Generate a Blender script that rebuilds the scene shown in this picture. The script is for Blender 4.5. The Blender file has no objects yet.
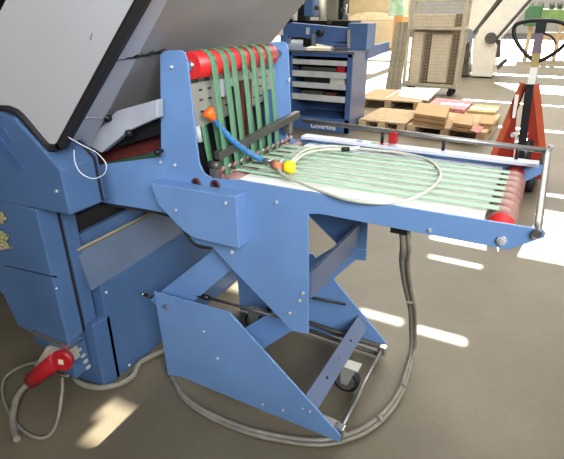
import bpy, bmesh, math, random
from mathutils import Vector as V, Matrix
random.seed(7)
scene = bpy.context.scene
COL = scene.collection
# ------------------------------------------------------------------ camera
f, cx, cy = 477.0, 282.0, 229.5
TH, YAW, H = math.radians(24.2), math.radians(27.9), 1.35
F = V((-math.sin(YAW)*math.cos(TH), math.cos(YAW)*math.cos(TH), -math.sin(TH)))
R = V((math.cos(YAW), math.sin(YAW), 0)); U = R.cross(F); C = V((0, 0, H))
cd = bpy.data.cameras.new('camera'); cam = bpy.data.objects.new('camera', cd); COL.objects.link(cam)
cd.sensor_width = 36; cd.lens = f/564*36; cd.clip_end = 200; cd.clip_start = .05
m = Matrix((R, U, -F)).transposed().to_4x4(); m.translation = C; cam.matrix_world = m
scene.camera = cam

def on(ax, c, u, v):                 # point of a known plane seen at a pixel
    d = F + R*((u-cx)/f) - U*((v-cy)/f)
    return C + d*((c-C[ax])/d[ax])
def PX(x, u, v): return on(0, x, u, v)
def PY(y, u, v): return on(1, y, u, v)
def PZ(z, u, v): return on(2, z, u, v)

# ------------------------------------------------------------------ materials
def mat(name, col, rough=.5, metal=0, var=.12, scale=6, bump=.0, bscale=40, col2=None, spec=.5, coat=0):
    m = bpy.data.materials.new(name); m.use_nodes = True
    nt = m.node_tree; n = nt.nodes; l = nt.links; b = n['Principled BSDF']
    tc = n.new('ShaderNodeTexCoord')
    no = n.new('ShaderNodeTexNoise'); no.inputs['Scale'].default_value = scale; no.inputs['Detail'].default_value = 5
    l.new(tc.outputs['Object'], no.inputs['Vector'])
    cr = n.new('ShaderNodeValToRGB')
    c = [((x/255)/12.92 if x/255 <= .04045 else ((x/255+.055)/1.055)**2.4) for x in col]
    if col2: c2 = [((x/255)/12.92 if x/255 <= .04045 else ((x/255+.055)/1.055)**2.4) for x in col2]
    else: c2 = [x*(1+var) for x in c]; c = [x*(1-var) for x in c]
    cr.color_ramp.elements[0].position = .35; cr.color_ramp.elements[1].position = .65
    cr.color_ramp.elements[0].color = (*c, 1); cr.color_ramp.elements[1].color = (*[min(1, x) for x in c2], 1)
    l.new(no.outputs['Fac'], cr.inputs['Fac']); l.new(cr.outputs['Color'], b.inputs['Base Color'])
    b.inputs['Roughness'].default_value = rough; b.inputs['Metallic'].default_value = metal
    b.inputs['Specular IOR Level'].default_value = spec
    b.inputs['Coat Weight'].default_value = coat
    if bump:
        n2 = n.new('ShaderNodeTexNoise'); n2.inputs['Scale'].default_value = bscale; n2.inputs['Detail'].default_value = 6
        l.new(tc.outputs['Object'], n2.inputs['Vector'])
        bp = n.new('ShaderNodeBump'); bp.inputs['Strength'].default_value = bump; bp.inputs['Distance'].default_value = .004
        l.new(n2.outputs['Fac'], bp.inputs['Height']); l.new(bp.outputs['Normal'], b.inputs['Normal'])
    return m
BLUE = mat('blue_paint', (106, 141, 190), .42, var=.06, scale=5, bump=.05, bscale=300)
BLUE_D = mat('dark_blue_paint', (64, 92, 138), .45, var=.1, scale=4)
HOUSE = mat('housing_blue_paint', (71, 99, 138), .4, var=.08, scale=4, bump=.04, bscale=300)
GREYBLUE = mat('reflection_tinted_sheet', (100, 116, 140), .32, metal=.3, var=.08)  # grey-blue tint has the reflection of sky and floor put into it
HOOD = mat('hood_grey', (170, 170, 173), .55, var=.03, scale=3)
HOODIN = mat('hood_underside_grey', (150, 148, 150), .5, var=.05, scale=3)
FLANGE = mat('hood_flange_grey', (190, 192, 206), .45, var=.03)
RUBBER = mat('black_rubber', (30, 28, 30), .6)
BLACK = mat('black_steel', (28, 28, 30), .45, metal=.3)
DKGREY = mat('dark_grey_bar', (88, 86, 82), .4, metal=.5)
STEEL = mat('galvanised_steel', (138, 136, 134), .38, metal=.8, var=.15, scale=25)
CHROME = mat('chrome', (205, 205, 205), .2, metal=.95, var=.05)
ALU = mat('aluminium_plate', (165, 165, 158), .5, metal=.3, var=.08)
GREYBAR = mat('grey_painted_bar', (120, 126, 140), .45, metal=.3, var=.06)
WHITE = mat('white_table_laminate', (240, 238, 233), .35, var=.03)
BOLT = mat('zinc_bolt', (205, 206, 210), .35, metal=.35)
STANDBAR = mat('blue_grey_bar', (98, 112, 142), .42, metal=.2, var=.06)
RED = mat('red_roller_rubber', (205, 40, 40), .38, var=.08)
REDPL = mat('red_plastic', (160, 24, 34), .35)
ORANGE = mat('orange_plastic', (245, 110, 30), .45)
BLUEHOSE = mat('blue_hose', (40, 105, 160), .4)
YELLOW = mat('yellow_plastic', (235, 205, 20), .4)
COPPER = mat('copper_cap', (190, 120, 90), .4)
CLEARHOSE = mat('translucent_hose', (188, 190, 172), .35, var=.05)
GREYCABLE = mat('grey_cable', (130, 124, 113), .5, var=.15, scale=30)
WHITEWIRE = mat('white_wire', (210, 214, 222), .4)
MESHRED = mat('dark_red_mesh', (120, 45, 35), .6, col2=(35, 20, 18), scale=150)
DKRED = mat('dark_red_strip', (84, 34, 34), .5)
CREAM = mat('cream_enamel', (190, 186, 168), .45)
WOOD = mat('pallet_wood', (180, 154, 118), .75, var=.15, scale=14, bump=.2)
CARD = mat('cardboard', (168, 134, 92), .8, var=.08, scale=8)
CARD2 = mat('pale_cardboard', (216, 202, 178), .8, var=.06, scale=8)
PINK = mat('pink_printed_sheet', (170, 62, 78), .7, col2=(212, 160, 160), scale=30)
OCHRE = mat('ochre_sheet', (168, 148, 92), .7)
PAPER = mat('white_paper', (240, 238, 232), .6, var=.02)
GREYBOARD = mat('grey_fibreboard', (124, 117, 98), .8, var=.2, scale=22)
TROLLEY = mat('trolley_frame_beige', (176, 168, 146), .5, metal=.2)
JACKRED = mat('jack_orange_red_paint', (150, 34, 22), .4, var=.12, scale=10)
JACKEDGE = mat('jack_edge_orange', (190, 84, 48), .5)
SILVER = mat('silver_machine', (226, 224, 214), .35, metal=.35, var=.05)
GREEN = mat('green_machine_paint', (110, 142, 80), .5)
TARP = mat('beige_wrap', (214, 194, 158), .8, var=.06, scale=2)
WALLM = mat('beige_plaster', (216, 206, 186), .9, var=.04, scale=1.5)
ROOFM = mat('roof_sheet', (150, 150, 150), .8)
WORN = mat('worn_yellow_sticker', (196, 188, 140), .6, col2=(90, 84, 60), scale=90)
CABSIDE = mat('cabinet_side_enamel', (96, 108, 138), .3, metal=.4, var=.1, scale=8)
TRAY = mat('tray_light_grey', (178, 180, 178), .5)

def belt_mat(name, ca, cb, tr):
    m = bpy.data.materials.new(name); m.use_nodes = True
    nt = m.node_tree; n = nt.nodes; l = nt.links; b = n['Principled BSDF']
    tc = n.new('ShaderNodeTexCoord'); no = n.new('ShaderNodeTexNoise'); no.inputs['Scale'].default_value = 18
    l.new(tc.outputs['Object'], no.inputs['Vector'])
    cr = n.new('ShaderNodeValToRGB'); cr.color_ramp.elements[0].color = (*ca, 1); cr.color_ramp.elements[1].color = (*cb, 1)
    l.new(no.outputs['Fac'], cr.inputs['Fac']); l.new(cr.outputs['Color'], b.inputs['Base Color'])
    b.inputs['Roughness'].default_value = .4
    t = n.new('ShaderNodeBsdfTransparent'); t.inputs['Color'].default_value = (.85, 1, .88, 1)
    mx = n.new('ShaderNodeMixShader'); mx.inputs[0].default_value = tr
    l.new(b.outputs[0], mx.inputs[1]); l.new(t.outputs[0], mx.inputs[2]); l.new(mx.outputs[0], n['Material Output'].inputs[0])
    return m
BELT = belt_mat('green_belt', (.085, .235, .13), (.145, .32, .19), .3)
BELT2 = belt_mat('glare_pale_green_belt', (.30, .48, .33), (.42, .58, .43), .06)  # same green belt, paler: the glare on its top is in the colour

def floor_mat():
    m = bpy.data.materials.new('concrete_floor'); m.use_nodes = True
    nt = m.node_tree; n = nt.nodes; l = nt.links; b = n['Principled BSDF']
    tc = n.new('ShaderNodeTexCoord')
    a = n.new('ShaderNodeTexNoise'); a.inputs['Scale'].default_value = 1.6; a.inputs['Detail'].default_value = 8; a.inputs['Roughness'].default_value = .6
    l.new(tc.outputs['Object'], a.inputs['Vector'])
    r1 = n.new('ShaderNodeValToRGB'); r1.color_ramp.elements[0].position = .3; r1.color_ramp.elements[1].position = .7
    r1.color_ramp.elements[0].color = (.118, .097, .064, 1); r1.color_ramp.elements[1].color = (.172, .145, .099, 1)
    l.new(a.outputs['Fac'], r1.inputs['Fac'])
    s = n.new('ShaderNodeTexNoise'); s.inputs['Scale'].default_value = 60; s.inputs['Detail'].default_value = 8
    l.new(tc.outputs['Object'], s.inputs['Vector'])
    r2 = n.new('ShaderNodeValToRGB'); r2.color_ramp.elements[0].position = .3; r2.color_ramp.elements[1].position = .7
    r2.color_ramp.elements[0].color = (.93, .93, .93, 1); r2.color_ramp.elements[1].color = (1.05, 1.05, 1.05, 1)
    l.new(s.outputs['Fac'], r2.inputs['Fac'])
    mx = n.new('ShaderNodeMix'); mx.data_type = 'RGBA'; mx.blend_type = 'MULTIPLY'; mx.inputs[0].default_value = 1
    l.new(r1.outputs['Color'], mx.inputs[6]); l.new(r2.outputs['Color'], mx.inputs[7]); l.new(mx.outputs[2], b.inputs['Base Color'])
    b.inputs['Roughness'].default_value = .5; b.inputs['Specular IOR Level'].default_value = .35
    bp = n.new('ShaderNodeBump'); bp.inputs['Strength'].default_value = .03; bp.inputs['Distance'].default_value = .004
    l.new(s.outputs['Fac'], bp.inputs['Height']); l.new(bp.outputs['Normal'], b.inputs['Normal'])
    return m
FLOOR = floor_mat()

# ------------------------------------------------------------------ mesh builder
class MB:
    def __init__(s): s.v = []; s.f = []; s.sm = []
    def add(s, vs, fs, smooth=False):
        o = len(s.v); s.v += [V(x) for x in vs]
        for q in fs: s.f.append([i+o for i in q]); s.sm.append(smooth)
        return s
    def box(s, a, b):
        x0, y0, z0 = (min(a[i], b[i]) for i in range(3)); x1, y1, z1 = (max(a[i], b[i]) for i in range(3))
        return s.add([(x0,y0,z0),(x1,y0,z0),(x1,y1,z0),(x0,y1,z0),(x0,y0,z1),(x1,y0,z1),(x1,y1,z1),(x0,y1,z1)],
                     [(0,3,2,1),(4,5,6,7),(0,1,5,4),(1,2,6,5),(2,3,7,6),(3,0,4,7)])
    def prism(s, pts, vec):
        pts = [V(p) for p in pts]; vec = V(vec); n = len(pts)
        return s.add(pts + [p+vec for p in pts], [tuple(range(n)), tuple(range(2*n-1, n-1, -1))] + [(i, i+n, (i+1) % n + n, (i+1) % n) for i in range(n)])
    def beam(s, p, q, w, h, up=(0,0,1)):
        p, q = V(p), V(q); d = (q-p).normalized(); up = V(up)
        a = d.cross(up)
        if a.length < .01: a = d.cross(V((1,0,0)))
        a.normalize(); b = a.cross(d).normalized(); a *= w/2; b *= h/2
        return s.prism([p-a-b, p+a-b, p+a+b, p-a+b], q-p)
    def tube(s, path, r, n=10, closed=False, cap=True):
        P = [V(p) for p in path]; N = len(P); rs = r if isinstance(r, (list, tuple)) else [r]*N
        vs = []; a = None
        for i in range(N):
            if closed: t = P[(i+1) % N]-P[i-1]
            else: t = P[min(i+1, N-1)]-P[max(i-1, 0)]
            t.normalize()
            if a is None:
                a = t.cross(V((0,0,1)));
                if a.length < .1: a = t.cross(V((1,0,0)))
            a = (a - t*a.dot(t)).normalized(); b = t.cross(a)
            for k in range(n):
                w = 2*math.pi*k/n; vs.append(P[i] + (a*math.cos(w)+b*math.sin(w))*rs[i])
        fs = []
        for i in range(N if closed else N-1):
            j = (i+1) % N
            for k in range(n): fs.append((i*n+k, i*n+(k+1) % n, j*n+(k+1) % n, j*n+k))
        s.add(vs, fs, True)
        if cap and not closed:
            o = len(s.v)-N*n
            s.f.append([o+k for k in range(n)][::-1]); s.sm.append(False)
            s.f.append([o+(N-1)*n+k for k in range(n)]); s.sm.append(False)
        return s
    def cyl(s, p, q, r, n=20): return s.tube([p, q], r, n)
    def build(s, name, mt, parent=None, bevel=0, **props):
        me = bpy.data.meshes.new(name)
        off = parent_origin(parent) if parent else V((0,0,0))
        if not parent:                      # own origin at the foot of the thing
            xs = [p.x for p in s.v]; ys = [p.y for p in s.v]; zs = [p.z for p in s.v]
            off = V(((min(xs)+max(xs))/2, (min(ys)+max(ys))/2, min(zs)))
        me.from_pydata([p-off for p in s.v], [], s.f); me.update()
        for p, q in zip(me.polygons, s.sm): p.use_smooth = q
        bm = bmesh.new(); bm.from_mesh(me); bmesh.ops.recalc_face_normals(bm, faces=bm.faces); bm.to_mesh(me); bm.free()
        me.materials.append(mt)
        o = bpy.data.objects.new(name, me); COL.objects.link(o)
        if parent: o.parent = parent
        else: o.location = off
        if bevel:
            b = o.modifiers.new('bevel', 'BEVEL'); b.width = bevel; b.segments = 2; b.limit_method = 'ANGLE'; b.angle_limit = .7
        for k, v in props.items(): o[k] = v
        return o
def parent_origin(p):
    w = V(p.location)
    while p.parent: p = p.parent; w = w + V(p.location)
    return w
def thing(name, label, cat, loc, group=None):
    o = bpy.data.objects.new(name, None); COL.objects.link(o); o.location = loc; o.empty_display_size = .05
    o['label'] = label; o['category'] = cat
    if group: o['group'] = group
    return o
def tag(o, label, cat, group=None):
    o['label'] = label; o['category'] = cat
    if group: o['group'] = group
    return o
def smooth(pts, k=8, closed=False):
    P = [V(p) for p in pts]; n = len(P); out = []
    for i in range(n if closed else n-1):
        if closed: a, b, c, d = P[i-1], P[i], P[(i+1) % n], P[(i+2) % n]
        else: a, b, c, d = P[max(i-1,0)], P[i], P[i+1], P[min(i+2, n-1)]
        for j in range(k):
            t = j/k
            out.append(.5*((2*b)+(c-a)*t+(2*a-5*b+4*c-d)*t*t+(3*b-a-3*c+d)*t**3))
    if not closed: out.append(P[-1])
    return out
def copy_tree(o, parent=None):
    c = o.copy(); COL.objects.link(c)
    if parent: c.parent = parent
    for ch in list(o.children): copy_tree(ch, c)
    return c

# ------------------------------------------------------------------ setting
MB().box((-18, -6, -.1), (9, 46.2, 0)).build('floor', FLOOR, kind='structure')
SUN = V((-.05, 1, .58)); ZR = 5.0
holes = []  # openings in the unseen roof, shaped to throw the floor's sun streaks
def streak(x0, x1, y0, y1):
    o = SUN*(ZR/SUN.z); holes.append((x0+o.x, x1+o.x, y0+o.y, y1+o.y))
streak(-.60, -.385, 1.945, 1.978); streak(-.31, -.09, 1.93, 1.962)
streak(-.42, -.12, 2.72, 2.738)
streak(-.47, 1.4, 3.0, 3.90); streak(-.1, 1.4, 4.28, 4.33)
streak(-1.19, -1.075, .755, .85); streak(-1.235, -1.115, .85, .94)
streak(-1.30, -1.2, 1.83, 1.93)
streak(-1.2, 2.5, 9.02, 9.12); streak(-2.6, 2.5, 10.5, 11.75); streak(-2.6, 2.5, 13.4, 13.75)
streak(-7, 3, 16.2, 17.3)
streak(-1.3, 2.0, 6.9, 7.0)
streak(-5.6, -2.75, 8.6, 15.5)
streak(-2.35, -1.5, 7.55, 8.6)
xs = sorted({-18.0, 9.0, *[h[0] for h in holes], *[h[1] for h in holes]}); ys = sorted({-6.0, 26.2, *[h[2] for h in holes], *[h[3] for h in holes]})
rb = MB()
for j in range(len(ys)-1):
    run = None
    for i in range(len(xs)-1):
        mx, my = (xs[i]+xs[i+1])/2, (ys[j]+ys[j+1])/2
        solid = not any(h[0] < mx < h[1] and h[2] < my < h[3] for h in holes)
        if solid and run is None: run = xs[i]
        if (not solid) and run is not None: rb.box((run, ys[j], ZR), (xs[i], ys[j+1], ZR+.004)); run = None
    if run is not None: rb.box((run, ys[j], ZR), (xs[-1], ys[j+1], ZR+.004))
rb.build('ceiling', ROOFM, kind='structure')
MB().box((-18, 46, 0), (9, 46.2, 7)).build('wall_back', WALLM, kind='structure')
MB().box((-18.2, -6, 0), (-18, 46.2, 5)).build('wall_left', WALLM, kind='structure')
MB().box((9, -6, 0), (9.2, 46.2, 5)).build('wall_right', WALLM, kind='structure')
MB().box((-18, -6.2, 0), (9, -6, 5)).build('wall_front', WALLM, kind='structure')

# ------------------------------------------------------------------ lights
def area(name, loc, tgt, sx, sy, e, col=(1,1,1), spr=180):
    d = bpy.data.lights.new(name, 'AREA'); d.shape = 'RECTANGLE'; d.size = sx; d.size_y = sy; d.energy = e; d.color = col
    o = bpy.data.objects.new(name, d); COL.objects.link(o); o.location = loc
    o.rotation_euler = (V(tgt)-V(loc)).to_track_quat('-Z', 'Y').to_euler()
    d.spread = math.radians(spr)
area('roof_light_near', (.8, 2.4, 4.4), (.1, 2.0, 0), 5, 3, 105, (.97, .98, 1))
area('fill_light_front', (2.2, -1.7, 3.1), (-.35, 1.35, 2.05), 2.8, 1.6, 72, (.94, .98, 1), 72)  # unseen fill lamp added on the camera side, no window there
area('fill_light_mid', (-1, 8.5, 4.8), (-1, 8.5, 0), 8, 5, 640, (1, .96, .88))  # unseen lamp added overhead to brighten the middle background
area('fill_light_far', (-2, 17, 4.8), (-2, 17, 0), 12, 8, 1000, (1, .95, .86))  # another unseen overhead lamp, added to brighten the far background
area('window_light_right', (8, 5, 2.8), (-1, 3.5, .5), 3, 8, 200, (1, .97, .92))
sd = bpy.data.lights.new('sun', 'SUN'); sd.energy = 32; sd.angle = math.radians(.22); sd.color = (1, .94, .82)
so = bpy.data.objects.new('sun', sd); COL.objects.link(so); so.rotation_euler = SUN.to_track_quat('Z', 'Y').to_euler(); so.location = (0, 10, 12)
w = bpy.data.worlds.new('world'); scene.world = w; w.use_nodes = True
w.node_tree.nodes['Background'].inputs[0].default_value = (.75, .85, 1, 1); w.node_tree.nodes['Background'].inputs[1].default_value = 1.2

# ================================================================== DELIVERY CONVEYOR
YN, YF, TK = 1.14, 1.70, .008
dc = thing('delivery_conveyor', 'blue conveyor table with green belts over red rollers on scissor stand', 'conveyor', (-.5, 1.42, 0))
def side_plate(y, far=False):
    pix = [(160,55),(164,51),(180,50),(184,52.5),(186.5,59),(197,150),(199,164),(204,174),(212,178.5),(240,180.5),(543,230),(546,234),(544,238),(508,250),
           (320,214),(308,214),(308,334),(292,331),(232,269),(212,247),(195,243),(179,223),(165,213),(100,202),(84,200),(84,167),(161,157)]
    p = [PY(YN, u, v) for u, v in pix]
    p = [V((q.x, y, q.z)) for q in p]
    if far:
        for q in p:
            if .86 < q.z < .93 and q.x > -.8: q.z += .006
            if q.z > .935: q.x += .035
    return p
def bolt(p, d, r=.006, par=None, h=.004):
    p = V(p); b = MB().cyl(p, p+V(d)*h, r, 12); b.cyl(p+V(d)*h, p+V(d)*(h+.003), r*.6, 6); return b.build('bolt', BOLT, par or dc)
pl = MB().prism(side_plate(YN), (0, TK, 0)).build('side_plate', BLUE, dc, bevel=.0012)
MB().prism(side_plate(YF, True), (0, TK, 0)).build('side_plate', BLUE, dc, bevel=.0012)
MB().box((-.79, YF-.05, .914), (.035, YF-.001, .924)).build('rail_flange', FLANGE, dc)
for u, v in ((172,67),(277,202),(430,230),(161,162),(175,165),(300,300),(290,313),(187,270),(303,293)):
    p = PY(YN, u, v)
    if u == 187: continue
    bolt(p, (0,-1,0), .0055)
for u, v, r in ((502,240,.011),(535,235,.008)):
    p = PY(YN, u, v); bolt(p, (0,-1,0), r, h=.007)
for u, v in ((197,183),(216,185)):
    p = PY(YN, u, v)
    o = MB().tube([p+V((.014*math.cos(a), -.004, .014*math.sin(a))) for a in [k*math.pi/8 for k in range(16)]], .004, 6, closed=True).build('bearing_ring', DKRED, dc)
    MB().cyl(p+V((0,.001,0)), p+V((0,-.004,0)), .012, 16).build('bearing_cap', BLACK, dc)
# dark strip drawn in as shade under the near plate's left arm
edge_shade = [PY(YN, u, v)+V((0,-.002,-.004)) for u, v in ((100,202),(165,213),(179,223),(195,243),(212,247))]
MB().tube(smooth(edge_shade, 5), .005, 8).build('edge_shade_strip', RUBBER, dc)
# pointed cover box
cv = [PY(1.085, u, v) for u, v in ((150,183),(236,197),(239,249),(193,238),(183,231),(158,205))]
ac = MB().prism(cv, (0, .055, 0)).build('cover_box', BLUE, dc, bevel=.003)
for u, v in ((176,210),(226,203)): bolt(PY(1.085, u, v), (0,-1,0), .005)
bolt(PY(YN, 232, 252), (0,-1,0), .007)
# table sheet
MB().box((-.775, YN+TK, .876), (-.068, YF, .889)).build('table_top', WHITE, dc)
# rollers
def roller(name, x, z, r, y0, y1, m, par=dc):
    o = MB().cyl((x, y0, z), (x, y1, z), r, 32).build(name, m, par)
    MB().cyl((x, YN+TK, z), (x, YF, z), r*.35, 12).build('axle', CHROME, o)
    return o
# o is child of dc at origin 0, so nested offsets resolve
roller('upper_roller', -.913, 1.217, .038, YN+.016, YF-.075, RED)
roller('end_roller', -.028, .874, .030, YN+.014, YF-.014, RED)
PULL = mat('pulley_rubber', (142, 100, 92), .45)
roller('infeed_roller', -.815, .866, .027, YN+.03, YF-.014, PULL)
roller('lower_roller', -.868, .86, .026, YN+.03, YF-.014, PULL)
def loop_path(c0, r0, c1, r1, n=12):
    (x0, z0), (x1, z1) = c0, c1; ang = math.atan2(z1-z0, x1-x0); pts = []
    for k in range(n+1):
        a = ang+math.pi/2+math.pi*k/n; pts.append((x0+r0*math.cos(a), z0+r0*math.sin(a)))
    for k in range(n+1):
        a = ang-math.pi/2+math.pi*k/n; pts.append((x1+r1*math.cos(a), z1+r1*math.sin(a)))
    return pts
def belt(path, y, w, t=.002):
    b = MB(); n = len(path); vs = []
    cxm = sum(p[0] for p in path)/n; czm = sum(p[1] for p in path)/n
    for i, (x, z) in enumerate(path):
        a = V(path[i-1]); c = V(path[(i+1) % n]); d = (c-a).normalized(); nn = V((d.y, -d.x))
        for s_, dy in ((0,-w/2),(0,w/2),(t,w/2),(t,-w/2)): vs.append((x+nn.x*s_, y+dy, z+nn.y*s_))
    fs = []
    for i in range(n):
        j = (i+1) % n
        for k in range(4): fs.append((i*4+k, i*4+(k+1) % 4, j*4+(k+1) % 4, j*4+k))
    b.add(vs, fs, True); return b
hp = loop_path((-.815, .866), .031, (-.028, .874), .0315)
vp = loop_path((-.868, .86), .028, (-.913, 1.217), .040)
ysb = [1.245+.0565*i for i in range(7)]
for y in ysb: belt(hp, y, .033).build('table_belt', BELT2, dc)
for u in (212, 223.6, 231.5, 242, 251, 260, 268):
    y = PX(-.880, u, 80).y+.004; belt(vp, y, .029).build('vertical_belt', BELT, dc)
# pinkish crowned sleeves of the end roller between belts
for i, y in enumerate(ysb):
    MB().tube([(-.028, y-.024, .874), (-.028, y-.018, .874), (-.028, y, .874), (-.028, y+.018, .874), (-.028, y+.024, .874)], [.031, .0345, .0365, .0345, .031], 28).build('pulley_sleeve', PULL, dc) if i == 0 else \
    MB().tube([(-.028, y-.024, .874), (-.028, y-.018, .874), (-.028, y, .874), (-.028, y+.018, .874), (-.028, y+.024, .874)], [.031, .0345, .0365, .0345, .031], 28).build('pulley_sleeve', PULL, dc)
# end crossbar and far guide rod
MB().tube([(.052, YN-.012, .901), (.052, YN+.05, .903), (.052, YF-.06, .955), (.052, YF-.012, .961)], .0095, 14).build('end_rod', STEEL, dc)
MB().cyl((.040, YF+.004, .915), (.058, YF+.004, .975), .009).build('rod_bracket', STEEL, dc)
MB().tube([(-.80, YF-.012, .976), (.058, YF-.012, .961)], .0085, 14).build('guide_rod', STEEL, dc)
for u in (383, 445, 520):
    p = PY(YF, u, 140); MB().cyl((p.x, YF-.012, .92), (p.x, YF-.012, .966), .006, 10).build('rod_post', BLACK, dc)
p = PY(YF-.012, 394, 133); MB().box((p.x-.014, YF-.03, .93), (p.x+.014, YF+.006, .972)).build('red_clamp', REDPL, dc, bevel=.003)
for u0, u1, m_ in ((358,364,BLUEHOSE),(364,371,PAPER),(373,379,GREEN),(380,392,REDPL)):
    a = PY(YF-.01, u0, 137).x; b = PY(YF-.01, u1, 137).x
    MB().box((a, YF-.035, .9242), (b, YF-.012, .9255)).build('warning_sticker', m_, dc)
# nip bar
MB().cyl(PY(1.165,197,126), PY(1.165,200,142), .009, 12).build('white_spacer', TRAY, dc)
MB().beam((-.857, 1.185, .950), (-.825, YF-.01, .998), .022, .026).build('nip_bar', DKGREY, dc, bevel=.002)
for y, z in ((YN+.03, .915), (YF-.03, .97)): MB().box((-.868, y-.015, z-.045), (-.842, y+.015, z)).build('bar_clamp', STEEL, dc, bevel=.003)
# slotted backing plate behind belts, guide strips
bpn = MB().prism([(-.925, YN+.02, 1.165), (-.925, YF-.02, 1.165), (-.925, YF-.02, 1.06), (-.925, YN+.02, 1.03)], (.004, 0, 0)).build('backing_plate', ALU, dc)
sl = MB()
for i in range(11):
    for z in (1.075, 1.11, 1.14): y = YN+.06+i*.045; sl.box((-.9209, y, z), (-.920, y+.018, z+.005))
sl.build('slots', BLACK, bpn)
MB().box((-.918, 1.30, 1.11), (-.90, 1.36, 1.165)).build('sensor_box', FLANGE, dc, bevel=.002)
MB().box((-.90, 1.325, .93), (-.878, 1.345, 1.14)).build('guide_strip', BLACK, dc)
for y in (1.39, 1.415, 1.44): MB().box((-.905, y, .94), (-.89, y+.018, 1.15)).build('guide_strip', DKRED, dc)
MB().box((-.90, 1.56, .95), (-.885, 1.60, 1.10)).build('guide_strip', BLUEHOSE, dc)
MB().box((-.96, YN+TK, .80), (-.935, YF, 1.04)).build('rear_guard', BLACK, dc)
MB().box((-.90, YN+TK, .79), (-.785, YF, .825)).build('drip_tray', BLACK, dc)
for k in range(14):                                          # pneumatic fittings row beside the nip bar
    y = YN+.05+k*.036; MB().cyl((-.852, y, .895), (-.838, y+.004, .915), .006, 8).build('guide_finger', STEEL if k % 2 else PULL, dc)
MB().cyl((-.875, YN+.03, .925), (-.838, YN+.03, .925), .012).build('knob', DKGREY, dc)
MB().tube([(-.86, YF-.01, 1.13), (-.86, YF-.03, 1.12), (-.84, YF-.05, 1.125)], .0025, 6).build('wire_hook', CHROME, dc)
# mechanism between plate and hood
MB().prism([PY(1.20, u, v) for u, v in ((88,152),(160,134),(160,150),(90,166))], (0, .42, 0)).build('mesh_band', MESHRED, dc)
MB().prism([PY(1.19, u, v) for u, v in ((85,150),(160,131),(160,134),(88,153))], (0, .01, 0)).build('band_rail', GREYBAR, dc)
MB().prism([PY(1.09, u, v) for u, v in ((116,111),(157,99.5),(157,118),(128,131),(101,153),(85,144))], (0, .03, 0)).build('side_channel', mat('channel_grey', (168, 170, 180), .5), dc, bevel=.003)
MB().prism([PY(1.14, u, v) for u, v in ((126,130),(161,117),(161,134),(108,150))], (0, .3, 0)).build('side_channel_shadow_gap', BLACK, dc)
for u, v, r in ((108,118.5,.011),(129,133,.011),(158,152,.010)):
    p = PY(1.08, u, v); MB().tube([p+V((0,-.012,0)), p+V((0,-.009,0)), p, p+V((0,.02,0))], [r*.4, r*.9, r, r*.6], 14).build('knob', BLACK if u != 128 else CHROME, dc)
MB().prism([PY(1.16, u, v) for u, v in ((95,165),(157,152),(157,158),(95,168))], (0, .012, 0)).build('green_strip', mat('dark_green_strip', (50, 74, 52), .6), dc)
MB().tube([PY(.96, 78, 118), PY(1.05, 108, 117)], .002, 6).build('thin_rod', CHROME, dc)
# --- stand
def base(y, pix, **k):
    pts = [PY(YN, u, v) for u, v in pix]; pts = [V((p.x, y, max(p.z, .006))) for p in pts]
    return MB().prism(pts, (0, TK, 0)).build('base_plate', BLUE, dc, bevel=.0012)
bpl = base(YN-.006, ((155,291),(230,312),(341,435),(340,441),(182,376),(169,374)))
fb = MB().prism([(-1.145,1.68,.40),(-.74,1.68,.41),(-.385,1.68,.068),(-.385,1.68,.028),(-1.127,1.68,.006)], (0, TK, 0)).build('base_plate', BLUE, dc, bevel=.0012)
for u, v in ((204,331),(218,358),(171,379),(176,381),(303,408),(310,411),(283,410),(263,404)):
    bolt(PY(YN-.006, u, v), (0,-1,0), .0045)
pn = PY(YN-.006, 166, 305); MB().tube([pn, pn+V((0,-.012,0)), pn+V((.022,-.02,0))], .006, 12).build('pin', CHROME, dc)
pn = PY(YN+.03, 143, 294); MB().tube([pn, pn+V((.012,0,0)), pn+V((.045,0,0))], .007, 12).build('pin', BLACK, dc)
MB().cyl(pn, pn+V((.006,0,0)), .009, 12).build('pin_nut', CHROME, dc)
# cross flat with three holes
cb = MB().prism([(-.518, YN, .166), (-.473, YN, .123), (-.467, YN, .129), (-.512, YN, .172)], (0, .545, 0)).build('cross_flat', STANDBAR, dc, bevel=.001)
for k in (.25, .47, .7):
    p = V((-.491, YN+.54*k, .1515)); MB().cyl(p, p+V((.002,0,.002)), .0055, 12).build('hole', BLACK if k != .47 else CHROME, cb)
# floor rods, end tube
for z, r in ((.088, .011), (.046, .009)): MB().cyl((-.95, 1.645, z), (-.40, 1.645, z-.02), r, 14).build('threaded_rod', DKGREY, dc)
MB().cyl((-.70, 1.175, .045), (-.40, 1.175, .045), .010, 14).build('threaded_rod', STEEL, dc)
MB().cyl((-.392, YN+TK, .045), (-.392, 1.68, .055), .0095, 14).build('end_tube', STEEL, dc)
for y in (1.165, 1.655): MB().box((-.41, y-.016, .026), (-.375, y+.016, .068)).build('tube_clamp', CHROME, dc, bevel=.004)
MB().prism([(-.46, 1.15, .055), (-.46, 1.19, .055), (-.40, 1.19, .05), (-.40, 1.15, .05)], (0, 0, .01)).build('clamp_bracket', STEEL, dc)
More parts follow.
